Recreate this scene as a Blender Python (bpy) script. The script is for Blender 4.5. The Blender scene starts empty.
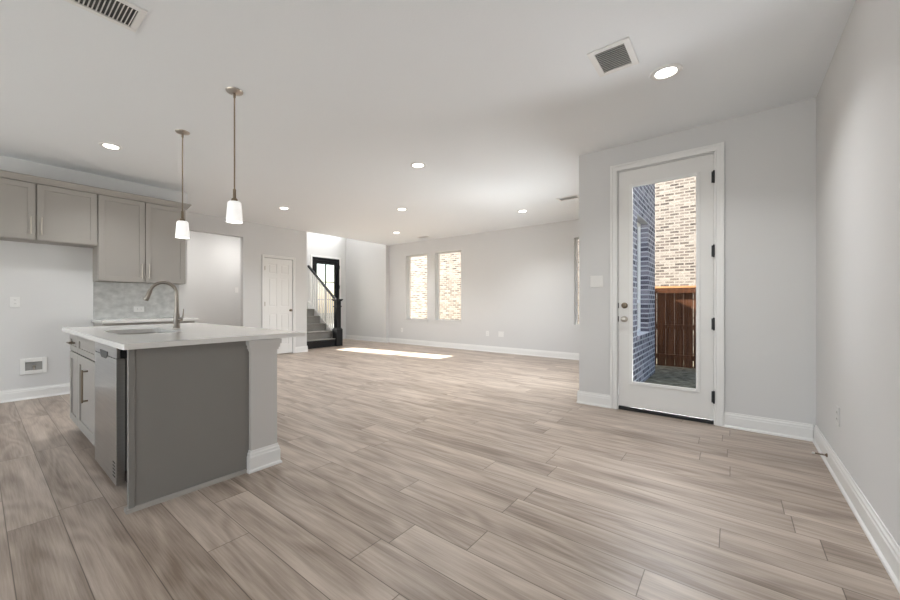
import bpy, bmesh, math, random
from mathutils import Vector, Matrix
random.seed(7)
SC = bpy.context.scene
COL = SC.collection

# ------------------------------------------------------------------ camera, sky, sun, daylight fill lamps, exposure
cam_data = bpy.data.cameras.new('camera')
cam = bpy.data.objects.new('camera', cam_data)
COL.objects.link(cam)
cam.location = (0, 0, 1.1004)
cam.rotation_euler = (math.radians(90), 0, math.radians(39.984))
cam_data.sensor_width = 36
cam_data.lens = 374.12 / 900 * 36
cam_data.shift_x = (450 - 419.45) / 900
cam_data.shift_y = (303.44 - 300) / 900
cam_data.clip_start = 0.02
SC.camera = cam

SC.view_settings.view_transform = 'Standard'
SC.view_settings.look = 'None'
SC.view_settings.gamma = 1
SC.view_settings.use_curve_mapping = False
SC.view_settings.exposure = 0.20

world = bpy.data.worlds.new('world')
SC.world = world
world.use_nodes = True
wn = world.node_tree
for n in list(wn.nodes):
    wn.nodes.remove(n)
w_out = wn.nodes.new('ShaderNodeOutputWorld')
w_bg = wn.nodes.new('ShaderNodeBackground')
w_sky = wn.nodes.new('ShaderNodeTexSky')
w_sky.sky_type = 'NISHITA'
w_sky.sun_disc = False
w_sky.sun_elevation = math.radians(30)
w_sky.sun_rotation = math.radians(-98)
w_bg.inputs['Strength'].default_value = 0.30
wn.links.new(w_sky.outputs['Color'], w_bg.inputs['Color'])
wn.links.new(w_bg.outputs['Background'], w_out.inputs['Surface'])

def lamp(name, kind, loc, energy, color=(1, 1, 1), rot=None, direction=None, **kw):
    d = bpy.data.lights.new(name, kind)
    d.energy = energy
    d.color = color
    for k, v in kw.items():
        setattr(d, k, v)
    o = bpy.data.objects.new(name, d)
    COL.objects.link(o)
    o.location = loc
    if direction is not None:
        o.rotation_euler = Vector(direction).to_track_quat('-Z', 'Y').to_euler()
    return o

SUN_DIR = Vector((1.0, 0.14, -math.tan(math.radians(30)) * 1.008)).normalized()
lamp('sun', 'SUN', (-20, 0, 15), 40.0, (1.0, 0.95, 0.87), direction=SUN_DIR, angle=math.radians(0.5))
# fill lamps at rear windows, all added unseen behind the camera
for i, (xa, xb) in enumerate(((-5.4, -4.2), (-3.9, -2.3), (-0.62, 0.38))):
    lamp('rear_window_fill', 'AREA', ((xa + xb) / 2, -3.42, 1.4), (30, 14, 48)[i], (0.91, 0.96, 1.0),
         direction=(0, 1, 0.35), shape='RECTANGLE', size=xb - xa, size_y=1.9)
# area lamps standing in for daylight: added side window, patio door, added foyer window
for ya in (5.25,):
    lamp('living_side_fill', 'AREA', (-1.235, ya, 1.10), 47, (0.91, 0.97, 1.0),
         direction=(-1, -0.40, -0.14), shape='RECTANGLE', size=0.85, size_y=1.0)
lamp('patio_door_daylight', 'AREA', (-0.52, 5.05, 2.98), 110, (0.90, 0.95, 1.0),
     direction=(0, -1, -0.95), shape='RECTANGLE', size=0.9, size_y=0.7)
lamp('patio_door_groundlight', 'AREA', (-0.52, 4.95, 0.02), 38, (0.96, 0.97, 1.0),
     direction=(0, -1, 1.0), shape='RECTANGLE', size=0.8, size_y=0.3)
lamp('upper_foyer_fill', 'AREA', (-8.35, 7.90, 3.95), 78, (0.97, 0.99, 1.0),
     direction=(-0.2, -1, -0.5), shape='RECTANGLE', size=1.3, size_y=0.9)

# ------------------------------------------------------------------ materials
def new_mat(name):
    m = bpy.data.materials.new(name)
    m.use_nodes = True
    nt = m.node_tree
    b = nt.nodes['Principled BSDF']
    return m, nt, b

def noise_bump(nt, b, scale, strength, dist=0.002, detail=2):
    tc = nt.nodes.new('ShaderNodeTexCoord')
    nz = nt.nodes.new('ShaderNodeTexNoise')
    nz.inputs['Scale'].default_value = scale
    nz.inputs['Detail'].default_value = detail
    bp = nt.nodes.new('ShaderNodeBump')
    bp.inputs['Strength'].default_value = strength
    bp.inputs['Distance'].default_value = dist
    nt.links.new(tc.outputs['Object'], nz.inputs['Vector'])
    nt.links.new(nz.outputs['Fac'], bp.inputs['Height'])
    nt.links.new(bp.outputs['Normal'], b.inputs['Normal'])
    return tc, nz

def simple(name, col, rough=0.5, metal=0.0, bump=None, var=0.0, spec=None):
    m, nt, b = new_mat(name)
    b.inputs['Base Color'].default_value = (*col, 1)
    b.inputs['Roughness'].default_value = rough
    b.inputs['Metallic'].default_value = metal
    if spec is not None:
        b.inputs['Specular IOR Level'].default_value = spec
    sc, st = bump or (40, 0.05)
    tc, nz = noise_bump(nt, b, sc, st)
    if var:
        n2 = nt.nodes.new('ShaderNodeTexNoise')
        n2.inputs['Scale'].default_value = 3.0
        n2.inputs['Detail'].default_value = 4
        mx = nt.nodes.new('ShaderNodeMixRGB')
        mx.inputs['Color1'].default_value = (*[c * (1 - var) for c in col], 1)
        mx.inputs['Color2'].default_value = (*[min(1, c * (1 + var)) for c in col], 1)
        nt.links.new(tc.outputs['Object'], n2.inputs['Vector'])
        nt.links.new(n2.outputs['Fac'], mx.inputs['Fac'])
        nt.links.new(mx.outputs['Color'], b.inputs['Base Color'])
    return m

def emitter(name, col, strength):
    m, nt, b = new_mat(name)
    b.inputs['Base Color'].default_value = (0.9, 0.9, 0.9, 1)
    b.inputs['Emission Color'].default_value = (*col, 1)
    b.inputs['Emission Strength'].default_value = strength
    return m

def glass_mat(name, tint=(1, 1, 1), refl=1.45):
    m = bpy.data.materials.new(name)
    m.use_nodes = True
    nt = m.node_tree
    for n in list(nt.nodes):
        nt.nodes.remove(n)
    o = nt.nodes.new('ShaderNodeOutputMaterial')
    t = nt.nodes.new('ShaderNodeBsdfTransparent')
    t.inputs['Color'].default_value = (*tint, 1)
    g = nt.nodes.new('ShaderNodeBsdfGlossy')
    g.inputs['Roughness'].default_value = 0.02
    f = nt.nodes.new('ShaderNodeFresnel')
    f.inputs['IOR'].default_value = refl
    mx = nt.nodes.new('ShaderNodeMixShader')
    nt.links.new(f.outputs['Fac'], mx.inputs['Fac'])
    nt.links.new(t.outputs['BSDF'], mx.inputs[1])
    nt.links.new(g.outputs['BSDF'], mx.inputs[2])
    nt.links.new(mx.outputs['Shader'], o.inputs['Surface'])
    return m

def math_node(nt, op, a, b=None):
    n = nt.nodes.new('ShaderNodeMath')
    n.operation = op
    for i, v in enumerate((a, b)):
        if v is None:
            continue
        if isinstance(v, (int, float)):
            n.inputs[i].default_value = v
        else:
            nt.links.new(v, n.inputs[i])
    return n.outputs[0]

def plank_floor():
    m, nt, b = new_mat('oak_plank')
    L, W, Y0 = 1.22, 0.187, 0.29
    tc = nt.nodes.new('ShaderNodeTexCoord')
    sp = nt.nodes.new('ShaderNodeSeparateXYZ')
    nt.links.new(tc.outputs['Object'], sp.inputs[0])
    X, Y = sp.outputs['X'], sp.outputs['Y']
    ys = math_node(nt, 'DIVIDE', math_node(nt, 'SUBTRACT', Y, Y0), W)
    row = math_node(nt, 'FLOOR', ys)
    fy = math_node(nt, 'FRACT', ys)
    wn1 = nt.nodes.new('ShaderNodeTexWhiteNoise')
    wn1.noise_dimensions = '1D'
    nt.links.new(row, wn1.inputs['W'])
    xs = math_node(nt, 'ADD', math_node(nt, 'DIVIDE', X, L), math_node(nt, 'MULTIPLY', wn1.outputs['Value'], 7.3))
    colm = math_node(nt, 'FLOOR', xs)
    fx = math_node(nt, 'FRACT', xs)
    cb = nt.nodes.new('ShaderNodeCombineXYZ')
    nt.links.new(row, cb.inputs[0])
    nt.links.new(colm, cb.inputs[1])
    wn2 = nt.nodes.new('ShaderNodeTexWhiteNoise')
    wn2.noise_dimensions = '3D'
    nt.links.new(cb.outputs[0], wn2.inputs['Vector'])
    idv = wn2.outputs['Value']
    # seams
    ey = math_node(nt, 'MULTIPLY', math_node(nt, 'MINIMUM', fy, math_node(nt, 'SUBTRACT', 1.0, fy)), W)
    ex = math_node(nt, 'MULTIPLY', math_node(nt, 'MINIMUM', fx, math_node(nt, 'SUBTRACT', 1.0, fx)), L)
    e = math_node(nt, 'MINIMUM', ey, ex)
    seam = nt.nodes.new('ShaderNodeMapRange')
    seam.inputs['From Min'].default_value = 0.0006
    seam.inputs['From Max'].default_value = 0.0028
    seam.inputs['To Min'].default_value = 1.0
    seam.inputs['To Max'].default_value = 0.0
    nt.links.new(e, seam.inputs['Value'])
    def stretched(sx, sy, detail, rough=0.55, dist=0.0):
        c = nt.nodes.new('ShaderNodeCombineXYZ')
        nt.links.new(math_node(nt, 'ADD', math_node(nt, 'MULTIPLY', X, sx), math_node(nt, 'MULTIPLY', idv, 91.0)), c.inputs[0])
        nt.links.new(math_node(nt, 'MULTIPLY', Y, sy), c.inputs[1])
        nt.links.new(math_node(nt, 'MULTIPLY', idv, 37.0), c.inputs[2])
        n = nt.nodes.new('ShaderNodeTexNoise')
        n.inputs['Scale'].default_value = 1.0
        n.inputs['Detail'].default_value = detail
        n.inputs['Roughness'].default_value = rough
        n.inputs['Distortion'].default_value = dist
        nt.links.new(c.outputs[0], n.inputs['Vector'])
        return n.outputs['Fac']
    broad = stretched(1.3, 9.0, 2)
    fine = stretched(4.0, 110.0, 5, 0.65)
    ringsrc = stretched(1.0, 6.0, 1.2, 0.4)
    ring = math_node(nt, 'SINE', math_node(nt, 'MULTIPLY', ringsrc, 48.0))
    ring01 = math_node(nt, 'ADD', math_node(nt, 'MULTIPLY', ring, 0.5), 0.5)
    t = math_node(nt, 'ADD', math_node(nt, 'MULTIPLY', idv, 0.20), math_node(nt, 'MULTIPLY', broad, 0.95))
    t = math_node(nt, 'ADD', t, math_node(nt, 'MULTIPLY', math_node(nt, 'SUBTRACT', fine, 0.5), 0.72))
    t = math_node(nt, 'ADD', t, math_node(nt, 'MULTIPLY', math_node(nt, 'SUBTRACT', ring01, 0.5), 0.15))
    t = math_node(nt, 'SUBTRACT', t, 0.07)
    ramp = nt.nodes.new('ShaderNodeValToRGB')
    ramp.color_ramp.elements[0].position = 0.18
    ramp.color_ramp.elements[0].color = (0.215, 0.162, 0.125, 1)
    ramp.color_ramp.elements[1].position = 0.85
    ramp.color_ramp.elements[1].color = (0.565, 0.475, 0.40, 1)
    md = ramp.color_ramp.elements.new(0.5)
    md.color = (0.39, 0.315, 0.258, 1)
    nt.links.new(t, ramp.inputs['Fac'])
    mx = nt.nodes.new('ShaderNodeMixRGB')
    mx.inputs['Color2'].default_value = (0.10, 0.075, 0.055, 1)
    nt.links.new(math_node(nt, 'MULTIPLY', seam.outputs[0], 0.92), mx.inputs['Fac'])
    nt.links.new(ramp.outputs['Color'], mx.inputs['Color1'])
    nt.links.new(mx.outputs['Color'], b.inputs['Base Color'])
    b.inputs['Roughness'].default_value = 0.38
    b.inputs['Specular IOR Level'].default_value = 0.45
    bp = nt.nodes.new('ShaderNodeBump')
    bp.inputs['Strength'].default_value = 0.25
    bp.inputs['Distance'].default_value = 0.001
    h = math_node(nt, 'SUBTRACT', math_node(nt, 'MULTIPLY', fine, 0.4), seam.outputs[0])
    nt.links.new(h, bp.inputs['Height'])
    nt.links.new(bp.outputs['Normal'], b.inputs['Normal'])
    return m

def brick_mat(name, axis, cols, mortar, var=0.5, noise_mix=0.5, bw=0.21, bh=0.068, ms=0.012):
    m, nt, b = new_mat(name)
    tc = nt.nodes.new('ShaderNodeTexCoord')
    sp = nt.nodes.new('ShaderNodeSeparateXYZ')
    cb = nt.nodes.new('ShaderNodeCombineXYZ')
    nt.links.new(tc.outputs['Object'], sp.inputs[0])
    nt.links.new(sp.outputs[axis], cb.inputs[0])
    nt.links.new(sp.outputs['Z'], cb.inputs[1])
    br = nt.nodes.new('ShaderNodeTexBrick')
    br.inputs['Scale'].default_value = 1.0
    br.inputs['Brick Width'].default_value = bw
    br.inputs['Row Height'].default_value = bh
    br.inputs['Mortar Size'].default_value = ms
    br.inputs['Mortar Smooth'].default_value = 0.2
    br.inputs['Bias'].default_value = 0.0
    br.inputs['Color1'].default_value = (0, 0, 0, 1)
    br.inputs['Color2'].default_value = (1, 1, 1, 1)
    br.inputs['Mortar'].default_value = (0.5, 0.5, 0.5, 1)
    nt.links.new(cb.outputs[0], br.inputs['Vector'])
    nz = nt.nodes.new('ShaderNodeTexNoise')
    nz.inputs['Scale'].default_value = 22.0
    nz.inputs['Detail'].default_value = 5
    nt.links.new(cb.outputs[0], nz.inputs['Vector'])
    f = nt.nodes.new('ShaderNodeMixRGB')
    f.inputs['Fac'].default_value = noise_mix
    nt.links.new(br.outputs['Color'], f.inputs['Color1'])
    nt.links.new(nz.outputs['Fac'], f.inputs['Color2'])
    rp = nt.nodes.new('ShaderNodeValToRGB')
    rp.color_ramp.elements[0].position = 0.2
    rp.color_ramp.elements[0].color = (*cols[0], 1)
    rp.color_ramp.elements[1].position = 0.8
    rp.color_ramp.elements[1].color = (*cols[2], 1)
    e = rp.color_ramp.elements.new(0.5)
    e.color = (*cols[1], 1)
    nt.links.new(f.outputs['Color'], rp.inputs['Fac'])
    mx = nt.nodes.new('ShaderNodeMixRGB')
    nt.links.new(br.outputs['Fac'], mx.inputs['Fac'])
    nt.links.new(rp.outputs['Color'], mx.inputs['Color1'])
    mx.inputs['Color2'].default_value = (*mortar, 1)
    nt.links.new(mx.outputs['Color'], b.inputs['Base Color'])
    b.inputs['Roughness'].default_value = 0.9
    bp = nt.nodes.new('ShaderNodeBump')
    bp.inputs['Strength'].default_value = 0.7
    bp.inputs['Distance'].default_value = 0.006
    bp.invert = True
    nt.links.new(br.outputs['Fac'], bp.inputs['Height'])
    nt.links.new(bp.outputs['Normal'], b.inputs['Normal'])
    return m

def streaky(name, axis_scale, c1, c2, rough=0.7, scale=1.0, metal=0.0, detail=5):
    m, nt, b = new_mat(name)
    b.inputs['Specular IOR Level'].default_value = 0.1 if rough > 0.75 else 0.5
    tc = nt.nodes.new('ShaderNodeTexCoord')
    mp = nt.nodes.new('ShaderNodeMapping')
    mp.inputs['Scale'].default_value = axis_scale
    nz = nt.nodes.new('ShaderNodeTexNoise')
    nz.inputs['Scale'].default_value = scale
    nz.inputs['Detail'].default_value = detail
    rp = nt.nodes.new('ShaderNodeValToRGB')
    rp.color_ramp.elements[0].position = 0.3
    rp.color_ramp.elements[0].color = (*c1, 1)
    rp.color_ramp.elements[1].position = 0.7
    rp.color_ramp.elements[1].color = (*c2, 1)
    nt.links.new(tc.outputs['Object'], mp.inputs['Vector'])
    nt.links.new(mp.outputs['Vector'], nz.inputs['Vector'])
    nt.links.new(nz.outputs['Fac'], rp.inputs['Fac'])
    nt.links.new(rp.outputs['Color'], b.inputs['Base Color'])
    b.inputs['Roughness'].default_value = rough
    b.inputs['Metallic'].default_value = metal
    return m

M = {}
M['wall'] = simple('greige_wall_paint', (0.70, 0.692, 0.682), 0.85, bump=(220, 0.12), spec=0.2)
M['ceiling'] = simple('white_ceiling_paint', (0.865, 0.885, 0.90), 0.9, bump=(120, 0.35), spec=0.15)
M['trim'] = simple('white_trim_paint', (0.84, 0.83, 0.81), 0.35, bump=(60, 0.03))
M['door'] = simple('off_white_door_paint', (0.80, 0.785, 0.76), 0.4, bump=(60, 0.03))
M['floor'] = plank_floor()
M['cabinet'] = simple('warm_grey_cabinet_paint', (0.355, 0.33, 0.30), 0.45, bump=(50, 0.04), var=0.03)
M['panel'] = simple('grey_island_panel_paint', (0.235, 0.222, 0.207), 0.5, bump=(50, 0.04), var=0.03)
M['pilaster'] = simple('light_greige_paint', (0.62, 0.595, 0.57), 0.5, bump=(60, 0.04))
M['quartz'] = simple('white_quartz', (0.77, 0.75, 0.72), 0.12, bump=(20, 0.0), var=0.03)
M['steel'] = streaky('stainless_steel', (3, 3, 160), (0.42, 0.42, 0.42), (0.52, 0.52, 0.515), 0.28, 1.0, 1.0)
M['sink_steel'] = streaky('sink_steel', (60, 3, 3), (0.30, 0.28, 0.26), (0.45, 0.43, 0.40), 0.3, 1.0, 1.0)
M['faucet'] = simple('dark_brushed_nickel', (0.27, 0.24, 0.21), 0.3, 1.0)
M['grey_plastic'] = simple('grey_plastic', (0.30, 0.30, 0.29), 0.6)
M['concrete'] = streaky('pale_concrete', (2, 2, 2), (0.50, 0.49, 0.47), (0.62, 0.61, 0.59), 0.9)
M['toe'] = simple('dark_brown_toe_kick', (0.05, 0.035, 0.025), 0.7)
M['nickel'] = simple('brushed_nickel', (0.52, 0.47, 0.42), 0.28, 1.0)
M['bronze'] = simple('satin_bronze', (0.24, 0.19, 0.14), 0.35, 1.0)
M['black'] = simple('black_plastic', (0.012, 0.012, 0.013), 0.35)
M['blackpaint'] = simple('black_satin_paint', (0.010, 0.011, 0.013), 0.35, spec=0.3)
M['dark'] = simple('dark_void', (0.03, 0.025, 0.022), 0.8)
M['plastic'] = simple('white_switch_plastic', (0.82, 0.81, 0.79), 0.3)
M['duct'] = simple('dark_duct', (0.09, 0.088, 0.085), 0.7)
M['carpet'] = simple('grey_stair_carpet', (0.29, 0.275, 0.255), 0.95, bump=(300, 1.0), var=0.25, spec=0.1)
M['glass'] = glass_mat('clear_window_glass', refl=1.22)
M['glass_warm'] = glass_mat('clear_pane_glass', (0.97, 0.98, 0.97))
M['lampface'] = emitter('led_lens', (1.0, 0.96, 0.90), 9.0)
M['shade'] = emitter('frosted_shade_glass', (1.0, 0.97, 0.92), 0.42)
M['brick_pale'] = brick_mat('pale_tumbled_brick', 'X', ((0.06, 0.047, 0.041), (0.22, 0.18, 0.15), (0.43, 0.385, 0.33)), (0.38, 0.34, 0.29), bw=0.20, bh=0.072, ms=0.014)
M['brick_grey'] = brick_mat('grey_violet_brick', 'Y', ((0.045, 0.045, 0.06), (0.13, 0.12, 0.15), (0.30, 0.28, 0.31)), (0.46, 0.465, 0.485), bw=0.21, bh=0.078, ms=0.012)
M['brick_greyx'] = brick_mat('grey_violet_brick_end', 'X', ((0.045, 0.045, 0.06), (0.13, 0.12, 0.15), (0.30, 0.28, 0.31)), (0.46, 0.465, 0.485), bw=0.21, bh=0.078, ms=0.012)
M['fence'] = streaky('brown_stained_cedar', (30, 30, 1.5), (0.050, 0.020, 0.010), (0.13, 0.052, 0.024), 0.85)
M['fence_cap'] = streaky('sun_orange_cedar', (1.5, 30, 30), (0.42, 0.20, 0.09), (0.62, 0.32, 0.15), 0.8)  # same cedar as the boards, with sunlight put into the colour
M['grass'] = streaky('grass_and_soil', (9, 9, 9), (0.055, 0.055, 0.035), (0.26, 0.24, 0.18), 0.95, 1.0, detail=8)
M['tile'] = streaky('pale_grey_marble_tile', (2.0, 3.0, 4.5), (0.44, 0.44, 0.425), (0.64, 0.64, 0.62), 0.25, 3.2, detail=6)
M['shingle'] = streaky('roof_shingle', (3, 3, 14), (0.07, 0.065, 0.06), (0.15, 0.14, 0.13), 0.9)

# ------------------------------------------------------------------ object helpers
def wloc(o):
    v = Vector((0, 0, 0))
    while o is not None:
        v += o.location
        o = o.parent
    return v

def obj(name, bm, mat, parent=None, origin=None, smooth=False, label=None):
    """Link a bmesh given in world coordinates as one mesh object."""
    base = wloc(parent) if parent else Vector((0, 0, 0))
    org = Vector(origin) if origin is not None else (base if parent else Vector((0, 0, 0)))
    bmesh.ops.translate(bm, verts=bm.verts, vec=-org)
    bmesh.ops.recalc_face_normals(bm, faces=bm.faces)
    me = bpy.data.meshes.new(name)
    bm.to_mesh(me)
    bm.free()
    for mt in (mat if isinstance(mat, (list, tuple)) else [mat]):
        me.materials.append(mt)
    if smooth:
        for p in me.polygons:
            p.use_smooth = True
        try:
            me.set_sharp_from_angle(angle=math.radians(40))
        except Exception:
            pass
    o = bpy.data.objects.new(name, me)
    COL.objects.link(o)
    o.location = org - base
    if parent:
        o.parent = parent
    if label:
        o['label'] = label
    return o

def tag(o, label=None, cat=None, group=None, kind=None):
    if label: o['label'] = label
    if cat: o['category'] = cat
    if group: o['group'] = group
    if kind: o['kind'] = kind
    return o

def thing(name, label, cat, loc, group=None, kind=None):
    o = bpy.data.objects.new(name, None)
    o.empty_display_size = 0.1
    COL.objects.link(o)
    o.location = loc
    return tag(o, label, cat, group, kind)

def dup(root, loc, label=None):
    def rec(o, parent):
        c = o.copy()
        COL.objects.link(c)
        if parent: c.parent = parent
        for ch in [k for k in COL.objects if k.parent == o]:
            rec(ch, c)
        return c
    r = rec(root, None)
    r.location = loc
    if label: r['label'] = label
    return r

def box(bm, x0, x1, y0, y1, z0, z1, bev=0.0, seg=2):
    x0, x1 = min(x0, x1), max(x0, x1)
    y0, y1 = min(y0, y1), max(y0, y1)
    z0, z1 = min(z0, z1), max(z0, z1)
    vs = [bm.verts.new((x, y, z)) for x in (x0, x1) for y in (y0, y1) for z in (z0, z1)]
    fs = [bm.faces.new([vs[i] for i in idx]) for idx in
          ((0, 1, 3, 2), (4, 6, 7, 5), (0, 4, 5, 1), (2, 3, 7, 6), (0, 2, 6, 4), (1, 5, 7, 3))]
    if bev > 0:
        es = list({e for f in fs for e in f.edges})
        bmesh.ops.bevel(bm, geom=es, offset=bev, segments=seg, affect='EDGES', profile=0.6)
    return bm

def nb(*a, **k):
    return box(bmesh.new(), *a, **k)

def prism(bm, pts, a, b, axis):
    """Extrude a 2D outline between a and b along axis; pts are the two other coordinates in xyz order."""
    def mk(p, t):
        return {'x': (t, p[0], p[1]), 'y': (p[0], t, p[1]), 'z': (p[0], p[1], t)}[axis]
    v0 = [bm.verts.new(mk(p, a)) for p in pts]
    v1 = [bm.verts.new(mk(p, b)) for p in pts]
    n = len(pts)
    for i in range(n):
        bm.faces.new((v0[i], v0[(i + 1) % n], v1[(i + 1) % n], v1[i]))
    bm.faces.new(v0[::-1])
    bm.faces.new(v1)
    return bm

def lathe(bm, prof, c, axis='z', seg=32, cap=True):
    """prof: list of (radius, height) along axis starting at c."""
    rings = []
    for r, h in prof:
        ring = []
        for i in range(seg):
            t = 2 * math.pi * i / seg
            u, v = r * math.cos(t), r * math.sin(t)
            p = {'z': (u, v, h), 'y': (u, h, v), 'x': (h, u, v)}[axis]
            ring.append(bm.verts.new((c[0] + p[0], c[1] + p[1], c[2] + p[2])))
        rings.append(ring)
    for a, b in zip(rings, rings[1:]):
        for i in range(seg):
            bm.faces.new((a[i], a[(i + 1) % seg], b[(i + 1) % seg], b[i]))
    if cap:
        if prof[0][0] > 1e-5: bm.faces.new(rings[0][::-1])
        if prof[-1][0] > 1e-5: bm.faces.new(rings[-1])
    return bm

def tube(bm, pts, radii, seg=16):
    pts = [Vector(p) for p in pts]
    if isinstance(radii, (int, float)): radii = [radii] * len(pts)
    rings = []
    up = None
    for i, p in enumerate(pts):
        t = (pts[min(i + 1, len(pts) - 1)] - pts[max(i - 1, 0)]).normalized()
        if up is None:
            up = Vector((1, 0, 0)) if abs(t.x) < 0.9 else Vector((0, 1, 0))
        u = (up - t * up.dot(t)).normalized()
        up = u
        w = t.cross(u)
        rings.append([bm.verts.new(p + radii[i] * (math.cos(a) * u + math.sin(a) * w))
                      for a in [2 * math.pi * k / seg for k in range(seg)]])
    for a, b in zip(rings, rings[1:]):
        for i in range(seg):
            bm.faces.new((a[i], a[(i + 1) % seg], b[(i + 1) % seg], b[i]))
    bm.faces.new(rings[0][::-1])
    bm.faces.new(rings[-1])
    return bm

def wall_mesh(axis, p0, p1, a0, a1, z0, z1, holes=()):
    """Wall slab between p0 and p1 on axis, running a0..a1, with rectangular holes (b0,b1,h0,h1)."""
    bm = bmesh.new()
    al = sorted({a0, a1, *[h[0] for h in holes], *[h[1] for h in holes]})
    zl = sorted({z0, z1, *[h[2] for h in holes], *[h[3] for h in holes]})
    def solid(a, z):
        return a0 <= a <= a1 and z0 <= z <= z1 and not any(h[0] < a < h[1] and h[2] < z < h[3] for h in holes)
    verts = {}
    def V(p, a, z):
        k = (p, a, z)
        if k not in verts:
            verts[k] = bm.verts.new((p, a, z) if axis == 'x' else (a, p, z))
        return verts[k]
    for i in range(len(al) - 1):
        for j in range(len(zl) - 1):
            A, B, Z, T = al[i], al[i + 1], zl[j], zl[j + 1]
            if not solid((A + B) / 2, (Z + T) / 2):
                continue
            bm.faces.new((V(p0, A, Z), V(p0, A, T), V(p0, B, T), V(p0, B, Z)))
            bm.faces.new((V(p1, A, Z), V(p1, B, Z), V(p1, B, T), V(p1, A, T)))
            e = 1e-4
            if not solid(A - e, (Z + T) / 2): bm.faces.new((V(p0, A, Z), V(p1, A, Z), V(p1, A, T), V(p0, A, T)))
            if not solid(B + e, (Z + T) / 2): bm.faces.new((V(p0, B, Z), V(p0, B, T), V(p1, B, T), V(p1, B, Z)))
            if not solid((A + B) / 2, Z - e): bm.faces.new((V(p0, A, Z), V(p0, B, Z), V(p1, B, Z), V(p1, A, Z)))
            if not solid((A + B) / 2, T + e): bm.faces.new((V(p0, A, T), V(p1, A, T), V(p1, B, T), V(p0, B, T)))
    return bm

def structure(name, bm, mat, label=None, cat=None):
    o = obj(name, bm, mat)
    return tag(o, label, cat, kind='structure')

# ------------------------------------------------------------------ dimensions
XR, YD, X1, YW = 0.507, 4.317, -1.31, 7.563
XL, XK, YK = -7.472, -6.215, 2.04
XF, YF, YP = -9.23, 7.452, 4.90
CH, FH = 2.74, 4.70
XB, YB = -1.07, 7.813          # outside faces of the living room block
GZ = -0.13                      # ground outside
BACK = -3.2

# ------------------------------------------------------------------ structure
bm = bmesh.new()
box(bm, -8.9, XR + 0.15, BACK - 0.15, YD + 0.12, GZ, 0)
box(bm, XF - 0.15, XB - 0.01, YD + 0.12, YB - 0.01, GZ, 0)
structure('floor', bm, M['floor'], 'wide greige oak plank floor running through all the rooms', 'floor')

bm = bmesh.new()
box(bm, XL, XR + 0.15, BACK - 0.15, YD + 0.15, CH, CH + 0.2)
box(bm, XL, XB - 0.005, YD + 0.15, YB - 0.005, CH, CH + 0.2)
box(bm, -8.9, XL, BACK - 0.15, YP - 0.12, CH, CH + 0.2)
structure('ceiling', bm, M['ceiling'], 'flat white textured ceiling over kitchen and living room', 'ceiling')
structure('ceiling_foyer', nb(XF - 0.15, XL + 0.12, YP - 0.12, YB, FH, FH + 0.06), M['ceiling'],
          'high white ceiling over the entry stair', 'ceiling')

structure('wall_right', wall_mesh('x', XR, XR + 0.15, BACK - 0.15, YD + 0.15, 0, CH), M['wall'],
          'long plain light grey wall at the right edge', 'wall')
DX0, DX1, DZ1 = -0.925, -0.127, 2.475
structure('wall_patio', wall_mesh('y', YD, YD + 0.15, X1 + 0.001, XR, 0, CH, [(DX0, DX1, 0, DZ1)]), M['wall'],
          'greige wall around the glazed patio door', 'wall')
W3 = (6.2, 7.1, 0.64, 2.41)
W3B = (4.8, 5.7, 0.64, 2.41)  # unseen window added for the living room fill lamp
structure('wall_living_right', wall_mesh('x', X1, X1 + 0.12, YD + 0.15, YB, 0, CH, [W3, W3B]), M['wall'],
          'living room side wall behind the patio corner', 'wall')
WIN = [(-6.831, -6.08, 0.67, 2.39), (-5.831, -5.034, 0.67, 2.39), (-2.39, -1.60, 0.67, 2.39)]
structure('wall_windows', wall_mesh('y', YW, YW + 0.14, XL, X1, 0, CH, WIN), M['wall'],
          'far living room wall with the tall narrow windows', 'wall')
UW = (-9.0, -7.7, 3.40, 4.50)  # unseen high window added for the foyer fill lamp
structure('wall_foyer_right', wall_mesh('y', YF, YB - 0.005, XF - 0.15, XL, 0, FH, [UW]), M['wall'],
          'bright blank wall between front door and far windows', 'wall')
FD = (6.27, 7.15, 0.0, 2.41)
SW = (5.21, 5.83, 0.96, 2.86)
structure('wall_front', wall_mesh('x', XF - 0.15, XF, YP - 0.12, YB, 0, FH, [FD, SW]), M['wall'],
          'entry wall holding the black front door', 'wall')
structure('wall_stair_left', wall_mesh('y', YP - 0.12, YP, XF, XL + 0.001, 0, FH), M['wall'],
          'wall closing the near side of the stair', 'wall')
PD = (3.885, 4.548, 0.0, 2.063)
structure('wall_pantry', wall_mesh('x', XL - 0.12, XL, YK, YP - 0.12, 0, CH,
          [(YK, 3.452, 0, 2.425), PD]), M['wall'], 'light greige wall with hall opening and white closet door', 'wall')
bm = nb(XL - 0.0, XL + 0.1, YP - 0.12, YB, CH + 0.2, FH)
structure('wall_foyer_upper', bm, M['wall'], 'upper wall over the open entry stair', 'wall')
structure('wall_hall_back', wall_mesh('x', -8.9, -8.78, 0.9, YP - 0.12, 0, CH), M['wall'],
          'white wall seen through the hall opening', 'wall')
structure('wall_hall_right', wall_mesh('y', 4.30, 4.42, -8.78, XL - 0.12, 0, CH), M['wall'],
          'end wall inside the small hall', 'wall')
structure('wall_hall_left', wall_mesh('y', 0.9, 1.02, -8.78, XK - 0.12, 0, CH), M['wall'],
          'near wall inside the small hall', 'wall')
structure('wall_kitchen', wall_mesh('x', XK - 0.12, XK, BACK, YK, 0, CH), M['wall'],
          'greige kitchen wall behind the grey cabinets', 'wall')
RW = [(-5.4, -4.2, 0.55, 2.45), (-3.9, -2.3, 0.55, 2.45), (-0.62, 0.38, 0.55, 2.45)]  # unseen rear windows, added to brighten the room
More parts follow.
